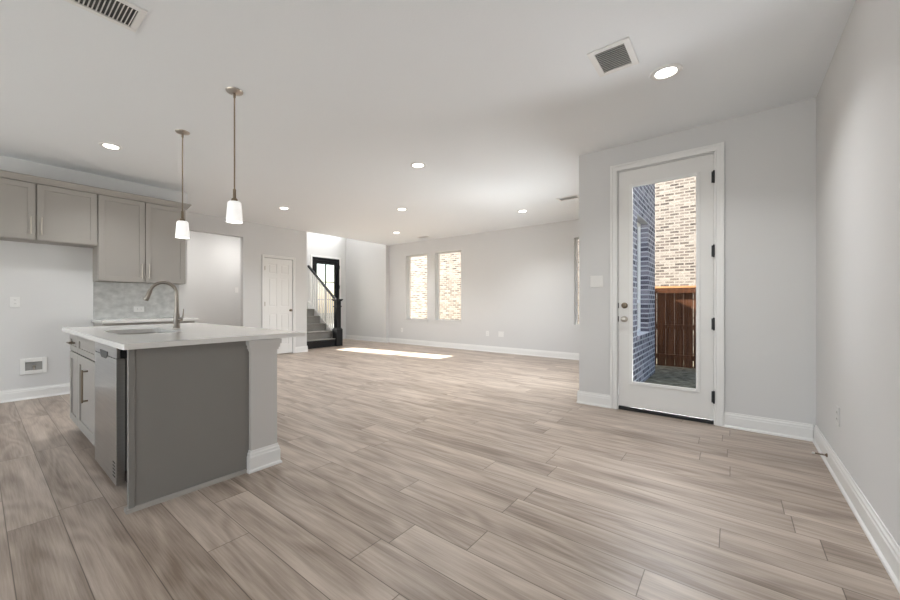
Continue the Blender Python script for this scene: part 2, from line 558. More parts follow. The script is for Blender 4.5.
structure('wall_rear', wall_mesh('y', BACK - 0.15, BACK, XK - 0.12, XR, 0, CH, RW), M['wall'],
          'unseen wall behind the viewer with windows added for light', 'wall')

# outside brick of the living room block
structure('wall_outside_brick', wall_mesh('x', X1 + 0.12, XB, YD + 0.15, YB, GZ, 3.34, [W3, W3B]), M['brick_grey'],
          'grey violet brick side of the house outside the patio door', 'brick wall')
structure('wall_outside_far', wall_mesh('y', YW + 0.14, YB, XL, X1 + 0.12, GZ, 3.34,
          [(a - 0.10, b + 0.10, c - 0.05, d + 0.05) for a, b, c, d in WIN]), M['brick_greyx'],
          'brick outer skin around the far windows', 'brick wall')

# baseboards
PROF = [(0, 0), (0.024, 0), (0.023, 0.012), (0.016, 0.02), (0.0145, 0.022), (0.0145, 0.092), (0.011, 0.100),
        (0.011, 0.112), (0.006, 0.120), (0.005, 0.133), (0, 0.133)]
def baseboard(name, axis, pos, sgn, a, b, label):
    pts = [(pos + sgn * d, z) for d, z in PROF]
    bm = bmesh.new()
    prism(bm, pts, a, b, 'y' if axis == 'x' else 'x')
    return structure(name, bm, M['trim'], label, 'baseboard')
baseboard('baseboard_right', 'x', XR, -1, BACK, YD, 'white baseboard along the right wall')
baseboard('baseboard_patio', 'y', YD, -1, -0.068, XR - 0.02, 'white baseboard right of the patio door')
baseboard('baseboard_corner', 'y', YD, -1, X1 - 0.016, -0.991, 'short white baseboard left of the patio door')
baseboard('baseboard_living_right', 'x', X1, -1, YD - 0.016, YW, 'white baseboard round the patio wall corner')
baseboard('baseboard_windows', 'y', YW, -1, XL, X1 - 0.02, 'long white baseboard under the far windows')
baseboard('baseboard_foyer', 'y', YF, -1, XF, XL + 0.016, 'white baseboard on the bright wall right of the stair')
baseboard('baseboard_step', 'x', XL, 1, YF, YW - 0.02, 'tiny white baseboard return beside the far windows')
baseboard('baseboard_pantry', 'x', XL, 1, 4.60, YP + 0.016, 'white baseboard between closet door and stair')
baseboard('baseboard_closet', 'x', XL, 1, 3.452, 3.839, 'white baseboard between hall opening and closet door')
baseboard('baseboard_kitchen', 'x', XK, 1, BACK, 0.90, 'white baseboard on the kitchen wall below the water box')
baseboard('baseboard_hall', 'x', -8.78, 1, 1.02, 4.30, 'white baseboard inside the hall')

# casings
def casing_x(name, y0, y1, zt, w, x, label):
    """flat stepped door casing on a wall whose face is x (facing +x), around opening y0..y1, top zt"""
    bm = bmesh.new()
    for d, t in ((w, 0.012), (w * 0.72, 0.018), (w * 0.3, 0.013)):
        pass
    for a, b in ((y0 - w, y0), (y1, y1 + w)):
        box(bm, x, x + 0.013, a, b, 0, zt + w, 0.002, 1)
        s = a if b == y0 else b - w * 0.4
        box(bm, x, x + 0.020, s, s + w * 0.4, 0, zt + w, 0.003, 1)
    box(bm, x, x + 0.0128, y0 - w + 0.001, y1 + w - 0.001, zt, zt + w - 0.001, 0.002, 1)
    box(bm, x, x + 0.0195, y0 - w + 0.001, y1 + w - 0.001, zt + w * 0.6, zt + w - 0.001, 0.003, 1)
    return structure(name, bm, M['trim'], label, 'door casing')

def casing_y(name, x0, x1, zt, w, y, label):
    bm = bmesh.new()
    for a, b, outer in ((x0 - w, x0, x0 - w), (x1, x1 + w, x1 + w - w * 0.36)):
        box(bm, a, b, y - 0.014, y, 0, zt + w, 0.002, 1)
        box(bm, outer, outer + w * 0.36, y - 0.024, y, 0, zt + w, 0.004, 2)
        inner = x0 - w * 0.2 if b == x0 else x1
        box(bm, inner, inner + w * 0.2, y - 0.018, y, 0, zt + w * 0.2, 0.003, 1)
    box(bm, x0 - w + 0.001, x1 + w - 0.001, y - 0.0138, y, zt, zt + w - 0.001, 0.002, 1)
    box(bm, x0 - w + 0.001, x1 + w - 0.001, y - 0.0235, y, zt + w * 0.64, zt + w - 0.001, 0.004, 2)
    box(bm, x0 - w * 0.19, x1 + w * 0.19, y - 0.0175, y, zt, zt + w * 0.19, 0.003, 1)
    return structure(name, bm, M['trim'], label, 'door casing')

casing_y('trim_1', DX0, DX1, DZ1, 0.066, YD, 'white stepped casing round the glazed patio door')
casing_x('trim_2', PD[0], PD[1], PD[3], 0.052, XL, 'thin white casing round the closet door')

# ------------------------------------------------------------------ patio door
t = thing('door_1', 'tall white patio door with one full length glass pane', 'door', (-0.526, YD, 0), kind='structure')
gx0, gx1, gz0, gz1 = -0.786, -0.265, 0.305, 2.288
y0, y1 = YD + 0.004, YD + 0.050
bm = wall_mesh('y', y0, y1, DX0 + 0.011, DX1 - 0.010, 0.042, DZ1 - 0.012, [(gx0 - 0.012, gx1 + 0.012, gz0 - 0.012, gz1 + 0.012)])
obj('door_slab', bm, M['door'], t)
bm = bmesh.new()
for (a, b, c, d) in ((gx0 - 0.03, gx0, gz0 - 0.03, gz1 + 0.03), (gx1, gx1 + 0.03, gz0 - 0.03, gz1 + 0.03),
                     (gx0, gx1, gz0 - 0.03, gz0), (gx0, gx1, gz1, gz1 + 0.03)):
    box(bm, a, b, y0 - 0.010, y0 + 0.02, c, d, 0.004, 2)
obj('glass_frame', bm, M['trim'], t)
obj('glass_pane', nb(gx0 - 0.008, gx1 + 0.008, y0 + 0.018, y0 + 0.026, gz0 - 0.008, gz1 + 0.008), M['glass'], t)
bm = bmesh.new()
box(bm, DX0, DX0 + 0.008, YD, YD + 0.13, 0, DZ1 - 0.008)
box(bm, DX1 - 0.008, DX1, YD, YD + 0.13, 0, DZ1 - 0.008)
box(bm, DX0, DX1, YD, YD + 0.13, DZ1 - 0.008, DZ1)
obj('door_jamb', bm, M['trim'], t)
obj('threshold', nb(DX0 + 0.008, DX1 - 0.008, YD + 0.002, YD + 0.16, 0, 0.036, 0.004, 1), M['black'], t, label='black threshold')
for z in (0.252, 0.914, 1.576, 2.247):
    bm = bmesh.new()
    lathe(bm, [(0.004, -0.058), (0.0075, -0.054), (0.0075, 0.054), (0.004, 0.058)], (DX1 - 0.007, YD - 0.016, z), 'z', 12)
    box(bm, DX1 - 0.024, DX1 - 0.006, YD - 0.012, YD + 0.004, z - 0.050, z + 0.050)
    obj('hinge', bm, M['black'], t, label='black hinge')
for z, nm in ((1.079, 'deadbolt'), (0.940, 'door_knob')):
    bm = bmesh.new()
    if nm == 'deadbolt':
        lathe(bm, [(0.030, 0.0), (0.030, -0.008), (0.024, -0.014), (0.010, -0.016)], (-0.859, y0, z), 'y', 28)
        box(bm, -0.859 - 0.005, -0.859 + 0.005, y0 - 0.030, y0 - 0.014, z - 0.014, z + 0.014, 0.002, 1)
    else:
        lathe(bm, [(0.031, 0.0), (0.031, -0.007), (0.014, -0.012), (0.012, -0.030), (0.024, -0.040), (0.028, -0.052),
                   (0.024, -0.064), (0.012, -0.068)], (-0.859, y0, z), 'y', 28)
    obj(nm, bm, M['bronze'] if nm == 'deadbolt' else M['nickel'], t, smooth=True)
    obj('latch_plate', nb(DX0 + 0.006, DX0 + 0.013, y0 - 0.006, y0 + 0.02, z - 0.028, z + 0.028), M['black'], t)

# closet door (six panel)
def panel_door(name, y0, y1, z0, z1, x, label):
    t = thing(name, label, 'door', (x, (y0 + y1) / 2, 0), kind='structure')
    bm = nb(x - 0.040, x - 0.008, y0, y1, z0, z1)
    st = 0.095
    w = (y1 - y0 - 3 * st) / 2
    rows = [(z0 + 0.20, z0 + 0.86), (z0 + 1.02, z0 + 1.62), (z0 + 1.72, z1 - 0.12)]
    ybands = [(y0 + st, y0 + st + w), (y1 - st - w, y1 - st)]
    # stiles and rails stand proud of the sunk panels
    for a, b in ((y0, y0 + st), (y1 - st, y1), (y0 + st + w, y1 - st - w)):
        box(bm, x - 0.012, x, a, b, z0, z1, 0.0015, 1)
    zs = [z0] + [v for r in rows for v in r] + [z1]
    for k in range(0, len(zs), 2):
        for a, b in ybands:
            box(bm, x - 0.012, x - 0.0002, a - 0.001, b + 0.001, zs[k], zs[k + 1], 0.0015, 1)
    for a, b in ybands:
        for c, d in rows:
            box(bm, x - 0.012, x - 0.003, a + 0.022, b - 0.022, c + 0.022, d - 0.022, 0.004, 1)
    obj('door_slab', bm, M['trim'], t)
    return t
t = panel_door('door_2', PD[0] + 0.008, PD[1] - 0.008, 0.018, PD[3] - 0.008, XL - 0.004, 'white six panel closet door beside the stair')
bm = bmesh.new()
lathe(bm, [(0.026, 0.0), (0.026, 0.006), (0.011, 0.010), (0.011, 0.030), (0.023, 0.038), (0.026, 0.050), (0.018, 0.060)],
      (XL - 0.004, PD[1] - 0.062, 0.95), 'x', 20)
obj('door_knob', bm, M['bronze'], t, smooth=True)
for z in (0.25, 1.09, 1.84):
    bm = bmesh.new()
    lathe(bm, [(0.006, -0.045), (0.006, 0.045)], (XL + 0.004, PD[0] + 0.006, z), 'z', 10)
    box(bm, XL - 0.004, XL + 0.0, PD[0] + 0.008, PD[0] + 0.026, z - 0.042, z + 0.042)
    obj('hinge', bm, M['nickel'], t)

# black front door with eight panes
t = thing('door_3', 'black front door with eight clear panes behind the stair rail', 'door', (XF, 6.71, 0), kind='structure')
bm = wall_mesh('x', XF - 0.06, XF + 0.02, FD[0] - 0.035, FD[1] + 0.03, 0, FD[3] + 0.03, [(FD[0] + 0.05, FD[1] - 0.05, 0.0, FD[3] - 0.05)])
obj('door_frame', bm, M['blackpaint'], t)
fgy0, fgy1, fgz0, fgz1 = 6.395, 7.025, 0.17, 2.255
bm = wall_mesh('x', XF - 0.05, XF - 0.005, FD[0] + 0.052, FD[1] - 0.052, 0.01, FD[3] - 0.052, [(fgy0, fgy1, fgz0, fgz1)])
ym = (fgy0 + fgy1) / 2
box(bm, XF - 0.045, XF - 0.01, ym - 0.014, ym + 0.014, fgz0, fgz1)
for k in (1, 2, 3):
    z = fgz1 - k * (fgz1 - fgz0) / 4
    box(bm, XF - 0.044, XF - 0.011, fgy0, fgy1, z - 0.013, z + 0.013)
obj('door_slab', bm, M['blackpaint'], t)
obj('glass_pane', nb(XF - 0.030, XF - 0.025, fgy0, fgy1, fgz0, fgz1), M['glass_warm'], t)
for z in (0.3, 0.95, 1.6, 2.2):
    bm = bmesh.new()
    lathe(bm, [(0.012, -0.05), (0.012, 0.05)], (XF + 0.026, FD[1] + 0.028, z), 'z', 10)
    obj('hinge', bm, M['blackpaint'], t)
bm = bmesh.new()
for a, b, c, d in ((FD[0] - 0.10, FD[0] - 0.04, 0, FD[3] + 0.09), (FD[1] + 0.035, FD[1] + 0.095, 0, FD[3] + 0.09),
                   (FD[0] - 0.04, FD[1] + 0.035, FD[3] + 0.032, FD[3] + 0.09)):
    box(bm, XF, XF + 0.015, a, b, c, d, 0.002, 1)
structure('trim_3', bm, M['trim'], 'white casing round the black front door', 'door casing')

# ------------------------------------------------------------------ windows
def window_y(n, x0, x1, z0, z1, label):
    t = thing('window_%d' % n, label, 'window', ((x0 + x1) / 2, YW + 0.12, z0), kind='structure')
    yy = YW + 0.125
    bm = bmesh.new()
    w = 0.022
    for a, b, c, d in ((x0, x0 + w, z0, z1), (x1 - w, x1, z0, z1), (x0 + w, x1 - w, z0, z0 + w), (x0 + w, x1 - w, z1 - w, z1)):
        box(bm, a, b, yy, yy + 0.05, c, d, 0.002, 1)
    obj('window_frame', bm, M['trim'], t)
    obj('glass_pane', nb(x0 + w, x1 - w, yy + 0.02, yy + 0.026, z0 + w, z1 - w), M['glass'], t)
    bm = nb(x0 - 0.04, x1 + 0.04, YW - 0.022, YW + 0.123, z0 - 0.004, z0 + 0.012, 0.004, 2)
    box(bm, x0 - 0.03, x1 + 0.03, YW - 0.012, YW, z0 - 0.075, z0 - 0.004, 0.003, 1)
    obj('window_sill', bm, M['wall'], t)
window_y(1, *WIN[0], 'left one of the two tall windows showing pale brick')
window_y(2, *WIN[1], 'right one of the two tall windows showing pale brick')
window_y(3, *WIN[2], 'sliver of window showing beside the patio wall corner')
for wn_, W3_, lab_ in ((4, W3, 'white framed window set in the grey brick outside the patio door'), (10, W3B, 'unseen window added to the grey brick side wall, nearer the patio door')):
    t = thing('window_%d' % wn_, lab_, 'window', (X1 + 0.16, (W3_[0] + W3_[1]) / 2, W3_[2]), kind='structure')
    xx = X1 + 0.085
    bm = bmesh.new()
    for a, b, c, d in ((W3_[0], W3_[0] + 0.05, W3_[2], W3_[3]), (W3_[1] - 0.05, W3_[1], W3_[2], W3_[3]),
                       (W3_[0] + .05, W3_[1] - .05, W3_[2], W3_[2] + 0.05), (W3_[0] + .05, W3_[1] - .05, W3_[3] - 0.05, W3_[3]),
                       (W3_[0] + .05, W3_[1] - .05, 1.11, 1.16)):
        box(bm, xx, xx + 0.05, a, b, c, d, 0.003, 1)
    obj('window_frame', bm, M['trim'], t)
    obj('glass_pane', nb(xx + 0.02, xx + 0.026, W3_[0] + 0.05, W3_[1] - 0.05, W3_[2] + 0.05, W3_[3] - 0.05), M['glass'], t)
    bm = nb(XB - 0.11, XB + 0.03, W3_[0] - 0.02, W3_[1] + 0.02, W3_[2] - 0.075, W3_[2] + 0.002, 0.005, 1)
    obj('brick_sill', bm, M['brick_grey'], t)
# unseen entry windows: one read from the floor's sun patch, one added for light
w = 0.03
t = thing('window_5', 'entry window over the stair landing', 'window', (XF - 0.1, 5.5, SW[2]), kind='structure')
bm = bmesh.new()
for a, b, c, d in ((SW[0], SW[0] + w, SW[2], SW[3]), (SW[1] - w, SW[1], SW[2], SW[3]), (SW[0] + w, SW[1] - w, SW[2], SW[2] + w),
                   (SW[0] + w, SW[1] - w, SW[3] - w, SW[3]), (SW[0] + w, SW[1] - w, 2.195, 2.225)):
    box(bm, XF - 0.12, XF - 0.08, a, b, c, d)
obj('window_frame', bm, M['trim'], t)
t = thing('window_6', 'unseen high side window added to the two storey entry', 'window', (-8.35, YF + 0.1, UW[2]), kind='structure')
bm = bmesh.new()
for a, b, c, d in ((UW[0], UW[0] + w, UW[2], UW[3]), (UW[1] - w, UW[1], UW[2], UW[3]), (UW[0] + w, UW[1] - w, UW[2], UW[2] + w),
                   (UW[0] + w, UW[1] - w, UW[3] - w, UW[3])):
    box(bm, a, b, YF + 0.16, YF + 0.20, c, d)
obj('window_frame', bm, M['trim'], t)
for n, W in zip((7, 8, 9), RW):
    t = thing('window_%d' % n, 'added wide rear window, unseen behind the viewer, %s' % {7: 'nearest the kitchen', 8: 'in the middle', 9: 'nearest the right wall'}[n], 'window', ((W[0] + W[1]) / 2, BACK - 0.1, W[2]), kind='structure')
    bm = bmesh.new()
    w = 0.045
    xm = (W[0] + W[1]) / 2
    for a, b, c, d in ((W[0], W[0] + w, W[2], W[3]), (W[1] - w, W[1], W[2], W[3]), (W[0] + w, W[1] - w, W[2], W[2] + w),
                       (W[0] + w, W[1] - w, W[3] - w, W[3]), (xm - 0.02, xm + 0.02, W[2] + w, W[3] - w)):
        box(bm, a, b, BACK - 0.12, BACK - 0.07, c, d)
    obj('window_frame', bm, M['trim'], t)

# ------------------------------------------------------------------ staircase
SX, RUN, RISE, SY1 = -7.85, 0.26, 0.19, 6.10
t = thing('staircase', 'carpeted stair with black newel and handrail and white balusters', 'staircase', (SX, 5.5, 0))
bm = bmesh.new()
box(bm, SX - RUN, SX, YP + 0.002, SY1 - 0.02, 0, RISE - 0.006)
box(bm, SX - 0.01, SX + 0.025, YP + 0.002, SY1 - 0.02, RISE - 0.035, RISE - 0.004, 0.006, 2)
obj('bottom_step', bm, M['blackpaint'], t, label='black bottom step')
bm = bmesh.new()
for k in range(1, 5):
    xa = SX - RUN * k
    xb_ = SX - RUN * (k + 1) if k < 4 else XF + 0.002
    box(bm, xb_, xa, YP + 0.002, SY1 - 0.03, 0, RISE * (k + 1), 0.012, 3)
    box(bm, xa - 0.04, xa + 0.022, YP + 0.003, SY1 - 0.031, RISE * (k + 1) - 0.03, RISE * (k + 1) + 0.001, 0.012, 3)
box(bm, SX - RUN - 0.02, SX + 0.012, YP + 0.01, SY1 - 0.03, RISE - 0.02, RISE + 0.006, 0.006, 2)
obj('stair_carpet', bm, M['carpet'], t, smooth=True, label='grey carpet on the steps')
pts = [(SX - 0.06, 0.0), (SX - 0.06, 0.22), (XF + 0.01, 0.22 + (SX - 0.06 - XF - 0.01) * RISE / RUN), (XF + 0.01, 0.0)]
bm = bmesh.new()
prism(bm, pts, SY1 - 0.02, SY1 + 0.02, 'y')
obj('stringer', bm, M['trim'], t, label='white stringer on the open side')
NX, NY = -7.885, 6.085
bm = bmesh.new()
box(bm, NX - 0.095, NX + 0.095, NY - 0.095, NY + 0.095, 0, 0.44, 0.006, 2)
box(bm, NX - 0.080, NX + 0.080, NY - 0.080, NY + 0.080, 0.44, 0.465, 0.006, 2)
box(bm, NX - 0.065, NX + 0.065, NY - 0.065, NY + 0.065, 0.465, 1.16, 0.004, 1)
box(bm, NX - 0.080, NX + 0.080, NY - 0.080, NY + 0.080, 1.01, 1.035, 0.006, 2)
box(bm, NX - 0.088, NX + 0.088, NY - 0.088, NY + 0.088, 1.16, 1.185, 0.006, 2)
box(bm, NX - 0.105, NX + 0.105, NY - 0.105, NY + 0.105, 1.185, 1.215, 0.008, 2)
obj('newel_post', bm, M['blackpaint'], t)
sl = RISE / RUN
def rz(x): return 1.13 + (NX - x) * 0.77
pts = [(NX - 0.05, rz(NX - 0.05) - 0.03), (NX - 0.05, rz(NX - 0.05) + 0.035), (XF + 0.01, rz(XF + 0.01) + 0.035), (XF + 0.01, rz(XF + 0.01) - 0.03)]
bm = bmesh.new()
prism(bm, pts, SY1 - 0.035, SY1 + 0.035, 'y')
bmesh.ops.bevel(bm, geom=list(bm.edges), offset=0.01, segments=2, affect='EDGES')
obj('handrail', bm, M['blackpaint'], t)
x = NX - 0.15
while x > XF + 0.05:
    zb = 0.20 + (SX - 0.06 - x) * sl
    bm = nb(x - 0.015, x + 0.015, SY1 - 0.015, SY1 + 0.015, zb, rz(x) - 0.02)
    box(bm, x - 0.017, x + 0.017, SY1 - 0.017, SY1 + 0.017, zb, zb + 0.05)
    obj('baluster', bm, M['trim'], t)
    x -= 0.084

# ------------------------------------------------------------------ kitchen wall cabinets
def shaker(bm, axis, face, sgn, a0, a1, z0, z1, th=0.02, st=0.058):
    """Shaker front: face is the plane of the cabinet box, sgn the outward direction."""
    f0, f1, fp = face, face + sgn * th, face + sgn * (th - 0.010)
    def bb(p0, p1, a, b, c, d, bev=0.0012):
        if axis == 'x': box(bm, p0, p1, a, b, c, d, bev, 1)
        else: box(bm, a, b, p0, p1, c, d, bev, 1)
    bb(f0, f1, a0, a0 + st, z0, z1)
    bb(f0, f1, a1 - st, a1, z0, z1)
    bb(f0, f1 - sgn * 0.0002, a0 + st - 0.001, a1 - st + 0.001, z0, z0 + st)
    bb(f0, f1 - sgn * 0.0002, a0 + st - 0.001, a1 - st + 0.001, z1 - st, z1)
    bb(f0, fp, a0 + st - 0.001, a1 - st + 0.001, z0 + st - 0.001, z1 - st + 0.001, 0)
    return bm

def bar_pull(axis, face, sgn, a, z0, z1, vertical=True):
    """Bar handle standing 32 mm off the face."""
    bm = bmesh.new()
    off = face + sgn * 0.032
    r = 0.0062
    def P(n, al, z): return (n, al, z) if axis == 'x' else (al, n, z)
    if vertical:
        tube(bm, [P(off, a, z0), P(off, a, z1)], r, 12)
        for z in (z0 + 0.012, z1 - 0.012):
            tube(bm, [P(face, a, z), P(off, a, z)], [r * 1.1, r * 0.8], 10)
    else:
        tube(bm, [P(off, z0, a), P(off, z1, a)], r, 12)
        for q in (z0 + 0.012, z1 - 0.012):
            tube(bm, [P(face, q, a), P(off, q, a)], [r * 1.1, r * 0.8], 10)
    return bm

CFX = -5.925   # carcass front of wall cabinets, doors add 20 mm
t = thing('wall_cabinet', 'short two-door grey wall cabinet over the empty refrigerator space', 'cabinet', (XK, 0.45, 1.80))
obj('body', nb(XK + 0.001, CFX, -0.065, 0.968, 1.800, 2.43), M['cabinet'], t)
for a0, a1, ha in ((-0.06, 0.440, 0.405), (0.453, 0.962, 0.488)):
    d = obj('cabinet_door', shaker(bmesh.new(), 'x', CFX + 0.001, 1, a0, a1, 1.806, 2.424), M['cabinet'], t)
    obj('handle', bar_pull('x', CFX + 0.021, 1, ha, 1.862, 2.055), M['nickel'], d, smooth=True)
t = thing('wall_cabinet', 'tall two-door grey wall cabinet above the marble backsplash', 'cabinet', (XK, 1.45, 1.375))
bm = nb(XK + 0.001, CFX, 0.971, 1.924, 1.375, 2.43)
obj('body', bm, M['cabinet'], t)
for a0, a1, ha in ((0.978, 1.443, 1.408), (1.453, 1.918, 1.488)):
    d = obj('cabinet_door', shaker(bmesh.new(), 'x', CFX + 0.001, 1, a0, a1, 1.381, 2.424), M['cabinet'], t)
    obj('handle', bar_pull('x', CFX + 0.021, 1, ha, 1.425, 1.615), M['nickel'], d, smooth=True)
# crown moulding along both cabinets
cp = [(0.0, 2.431), (0.022, 2.431), (0.024, 2.440), (0.034, 2.452), (0.050, 2.478), (0.058, 2.486), (0.058, 2.500), (0.0, 2.500)]
bm = bmesh.new()
prism(bm, [(CFX + d, z) for d, z in cp], -0.10, 1.924 + 0.001, 'y')
va = [bm.verts.new((CFX + d, 1.925 + d, z)) for d, z in cp]
vb = [bm.verts.new((XK + 0.001, 1.925 + d, z)) for d, z in cp]
vc = [bm.verts.new((CFX + d, 1.925, z)) for d, z in cp]
n = len(cp)
for i in range(n):
    j = (i + 1) % n
    try:
        bm.faces.new((va[i], va[j], vb[j], vb[i]))
        bm.faces.new((vc[i], vc[j], va[j], va[i]))
    except Exception:
        pass
bm.faces.new(vb)
box(bm, XK + 0.001, CFX, -0.065, 1.925, 2.431, 2.445)
o = obj('crown_moulding', bm, M['cabinet'], origin=(XK, 0.9, 2.431))
tag(o, 'grey crown moulding running along the top of both wall cabinets', 'moulding')

# backsplash: four large pale marble pieces with thin joints
bm = nb(XK + 0.0005, XK + 0.004, 0.978, 1.935, 0.902, 1.373)
for i, (a, b) in enumerate(((0.980, 1.29), (1.292, 1.61), (1.612, 1.933))):
    for c, d in ((0.903, 1.058), (1.060, 1.215), (1.217, 1.372)):
        box(bm, XK + 0.003, XK + 0.010, a - 0.0006, b + 0.0006, c - 0.0006, d + 0.0006, 0.0004, 1)
o = obj('backsplash', bm, M['tile'], origin=(XK, 1.45, 0.902))
tag(o, 'pale grey marble tile backsplash below the tall wall cabinet', 'backsplash')

# base cabinet on the kitchen wall (mostly behind the island)
t = thing('base_cabinet', 'grey base cabinet against the kitchen wall behind the island', 'cabinet', (XK, 1.45, 0))
bm = nb(XK + 0.001, -5.63, 0.978, 1.94, 0.10, 0.865)
box(bm, XK + 0.001, -5.70, 0.98, 1.938, 0.0, 0.10)
obj('body', bm, M['cabinet'], t)
for a0, a1 in ((0.985, 1.455), (1.462, 1.932)):
    obj('drawer', shaker(bmesh.new(), 'x', -5.629, 1, a0, a1, 0.70, 0.858, st=0.04), M['cabinet'], t)
    obj('cabinet_door', shaker(bmesh.new(), 'x', -5.629, 1, a0, a1, 0.11, 0.692), M['cabinet'], t)
o = obj('wall_countertop', nb(XK + 0.011, -5.575, 0.955, 1.975, 0.867, 0.900, 0.003, 2), M['quartz'], origin=(XK, 1.45, 0.867))
tag(o, 'narrow white countertop against the kitchen wall under the backsplash', 'countertop')

# ------------------------------------------------------------------ island
IX0, IX1 = -4.43, -2.44
t = thing('kitchen_island', 'grey kitchen island with plain end panel and light square corner post', 'kitchen island', (-3.43, 0.85, 0))
FY = 0.561
bm = bmesh.new()
box(bm, IX0, IX0 + 0.018, FY, 1.15, 0.10, 0.858)
box(bm, -4.058, -4.040, FY, 1.15, 0.10, 0.858)
box(bm, -3.392, -3.374, FY, 1.15, 0.02, 0.858)
box(bm, -2.755, IX1 - 0.021, 0.640, 0.66, 0.0, 0.858)
box(bm, IX0, IX1 - 0.021, 1.132, 1.15, 0.0, 0.858)
box(bm, IX0, -3.374, FY, 1.13, 0.10, 0.118)
box(bm, IX0, -3.374, FY, FY + 0.02, 0.10, 0.14)
box(bm, IX0, -3.374, FY, FY + 0.02, 0.68, 0.715)
box(bm, IX0, -3.374, FY, FY + 0.02, 0.835, 0.858)
obj('body', bm, M['cabinet'], t)
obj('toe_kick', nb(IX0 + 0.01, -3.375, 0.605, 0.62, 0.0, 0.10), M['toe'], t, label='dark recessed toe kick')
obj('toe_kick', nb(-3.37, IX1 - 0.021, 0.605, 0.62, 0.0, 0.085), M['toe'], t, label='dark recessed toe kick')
obj('end_panel', nb(IX1 - 0.020, IX1, 0.523, 1.165, 0.0, 0.858, 0.0015, 1), M['panel'], t, label='flat dark grey end panel')
bm = nb(IX1, IX1 + 0.007, 0.523, 0.552, 0.0, 0.857, 0.002, 1)
obj('panel_stile', bm, M['panel'], t)
bm = bmesh.new()
prism(bm, [(IX1, 0), (IX1 + 0.020, 0), (IX1 + 0.018, 0.010), (IX1 + 0.010, 0.019), (IX1, 0.021)], 0.512, 1.155, 'y')
prism(bm, [(0.512, 0.0), (0.512, 0.019), (0.523, 0.021), (0.535, 0.021), (0.535, 0.0)], IX1 - 0.03, IX1 + 0.012, 'x')
obj('shoe_moulding', bm, M['cabinet'], t)
# corner post (pilaster)
px0, px1, py0, py1 = -2.600, -2.415, 1.165, 1.350
post = obj('corner_post', nb(px0, px1, py0, py1, 0.0, 0.858, 0.003, 2), M['pilaster'], t, label='light greige square corner post')
def collar(z0, z1, d0, d1, bmx):
    v = []
    for z, d in ((z0, d0), (z1, d1)):
        v.append([bmx.verts.new(p) for p in ((px0 - d, py0 - d, z), (px1 + d, py0 - d, z), (px1 + d, py1 + d, z), (px0 - d, py1 + d, z))])
    for i in range(4):
        bmx.faces.new((v[0][i], v[0][(i + 1) % 4], v[1][(i + 1) % 4], v[1][i]))
    bmx.faces.new(v[0][::-1]); bmx.faces.new(v[1])
bm = bmesh.new()
for a in ((0.0, 0.012, 0.024, 0.023), (0.012, 0.020, 0.023, 0.015), (0.020, 0.095, 0.015, 0.015), (0.095, 0.103, 0.015, 0.011),
          (0.103, 0.116, 0.011, 0.011), (0.116, 0.124, 0.011, 0.006), (0.124, 0.137, 0.006, 0.004)):
    collar(*a, bm)
obj('post_base', bm, M['trim'], post, label='white base of the corner post')
bm = bmesh.new()
for a in ((0.786, 0.800, 0.007, 0.007), (0.801, 0.825, 0.014, 0.014), (0.826, 0.8575, 0.021, 0.021)):
    collar(*a, bm)
obj('post_capital', bm, M['pilaster'], post)
# far corner post on the seating side
post2 = obj('corner_post', nb(IX0 + 0.0, IX0 + 0.185, py0, py1, 0.0, 0.858, 0.003, 2), M['pilaster'], t)
# fronts facing the camera side (-y)
DR = (0.700, 0.842)
for a0, a1 in ((IX0 + 0.004, -4.053), (-4.045, -3.378)):
    dr = obj('drawer', shaker(bmesh.new(), 'y', FY - 0.001, -1, a0, a1, DR[0], DR[1], st=0.042), M['cabinet'], t)
    if a0 < -4.1:
        obj('handle', bar_pull('y', FY - 0.021, -1, 0.772, -4.30, -4.17, vertical=False), M['bronze'], dr, smooth=True)
obj('cabinet_door', shaker(bmesh.new(), 'y', FY - 0.001, -1, IX0 + 0.004, -4.053, 0.105, 0.690), M['cabinet'], t)
d = obj('cabinet_door', shaker(bmesh.new(), 'y', FY - 0.001, -1, -4.045, -3.378, 0.105, 0.690, st=0.07), M['cabinet'], t)
obj('handle', bar_pull('y', FY - 0.021, -1, -3.63, 0.375, 0.615), M['bronze'], d, smooth=True)

# countertop with sink cut-out
CX0, CX1, CY0, CY1, CZ0, CZ1 = -4.47, -2.403, 0.495, 1.571, 0.860, 0.890
def rrect(x0, x1, y0, y1, r, n=6):
    pts = []
    for cx_, cy_, a0 in ((x1 - r, y1 - r, 0), (x0 + r, y1 - r, 90), (x0 + r, y0 + r, 180), (x1 - r, y0 + r, 270)):
        for k in range(n + 1):
            a = math.radians(a0 + 90 * k / n)
            pts.append((cx_ + r * math.cos(a), cy_ + r * math.sin(a)))
    return pts
SKX0, SKX1, SKY0, SKY1 = -3.74, -3.12, 0.635, 1.02
outer = rrect(CX0, CX1, CY0, CY1, 0.008, 6)
inner = rrect(SKX0, SKX1, SKY0, SKY1, 0.09, 6)
bm = bmesh.new()
n = len(outer)
rows = []
for pts, zz in ((outer, (CZ0, CZ1)), (inner, (CZ0, CZ1))):
    rows.append([[bm.verts.new((p[0], p[1], z)) for p in pts] for z in zz])
(oB, oT), (iB, iT) = rows
for i in range(n):
    j = (i + 1) % n
    bm.faces.new((oB[i], oB[j], oT[j], oT[i]))
    bm.faces.new((iB[i], iT[i], iT[j], iB[j]))
    bm.faces.new((oT[i], oT[j], iT[j], iT[i]))
    bm.faces.new((oB[i], iB[i], iB[j], oB[j]))
o = obj('island_countertop', bm, M['quartz'], origin=(-3.43, 1.03, CZ0))
tag(o, 'large white quartz countertop on the island around the sink', 'countertop')

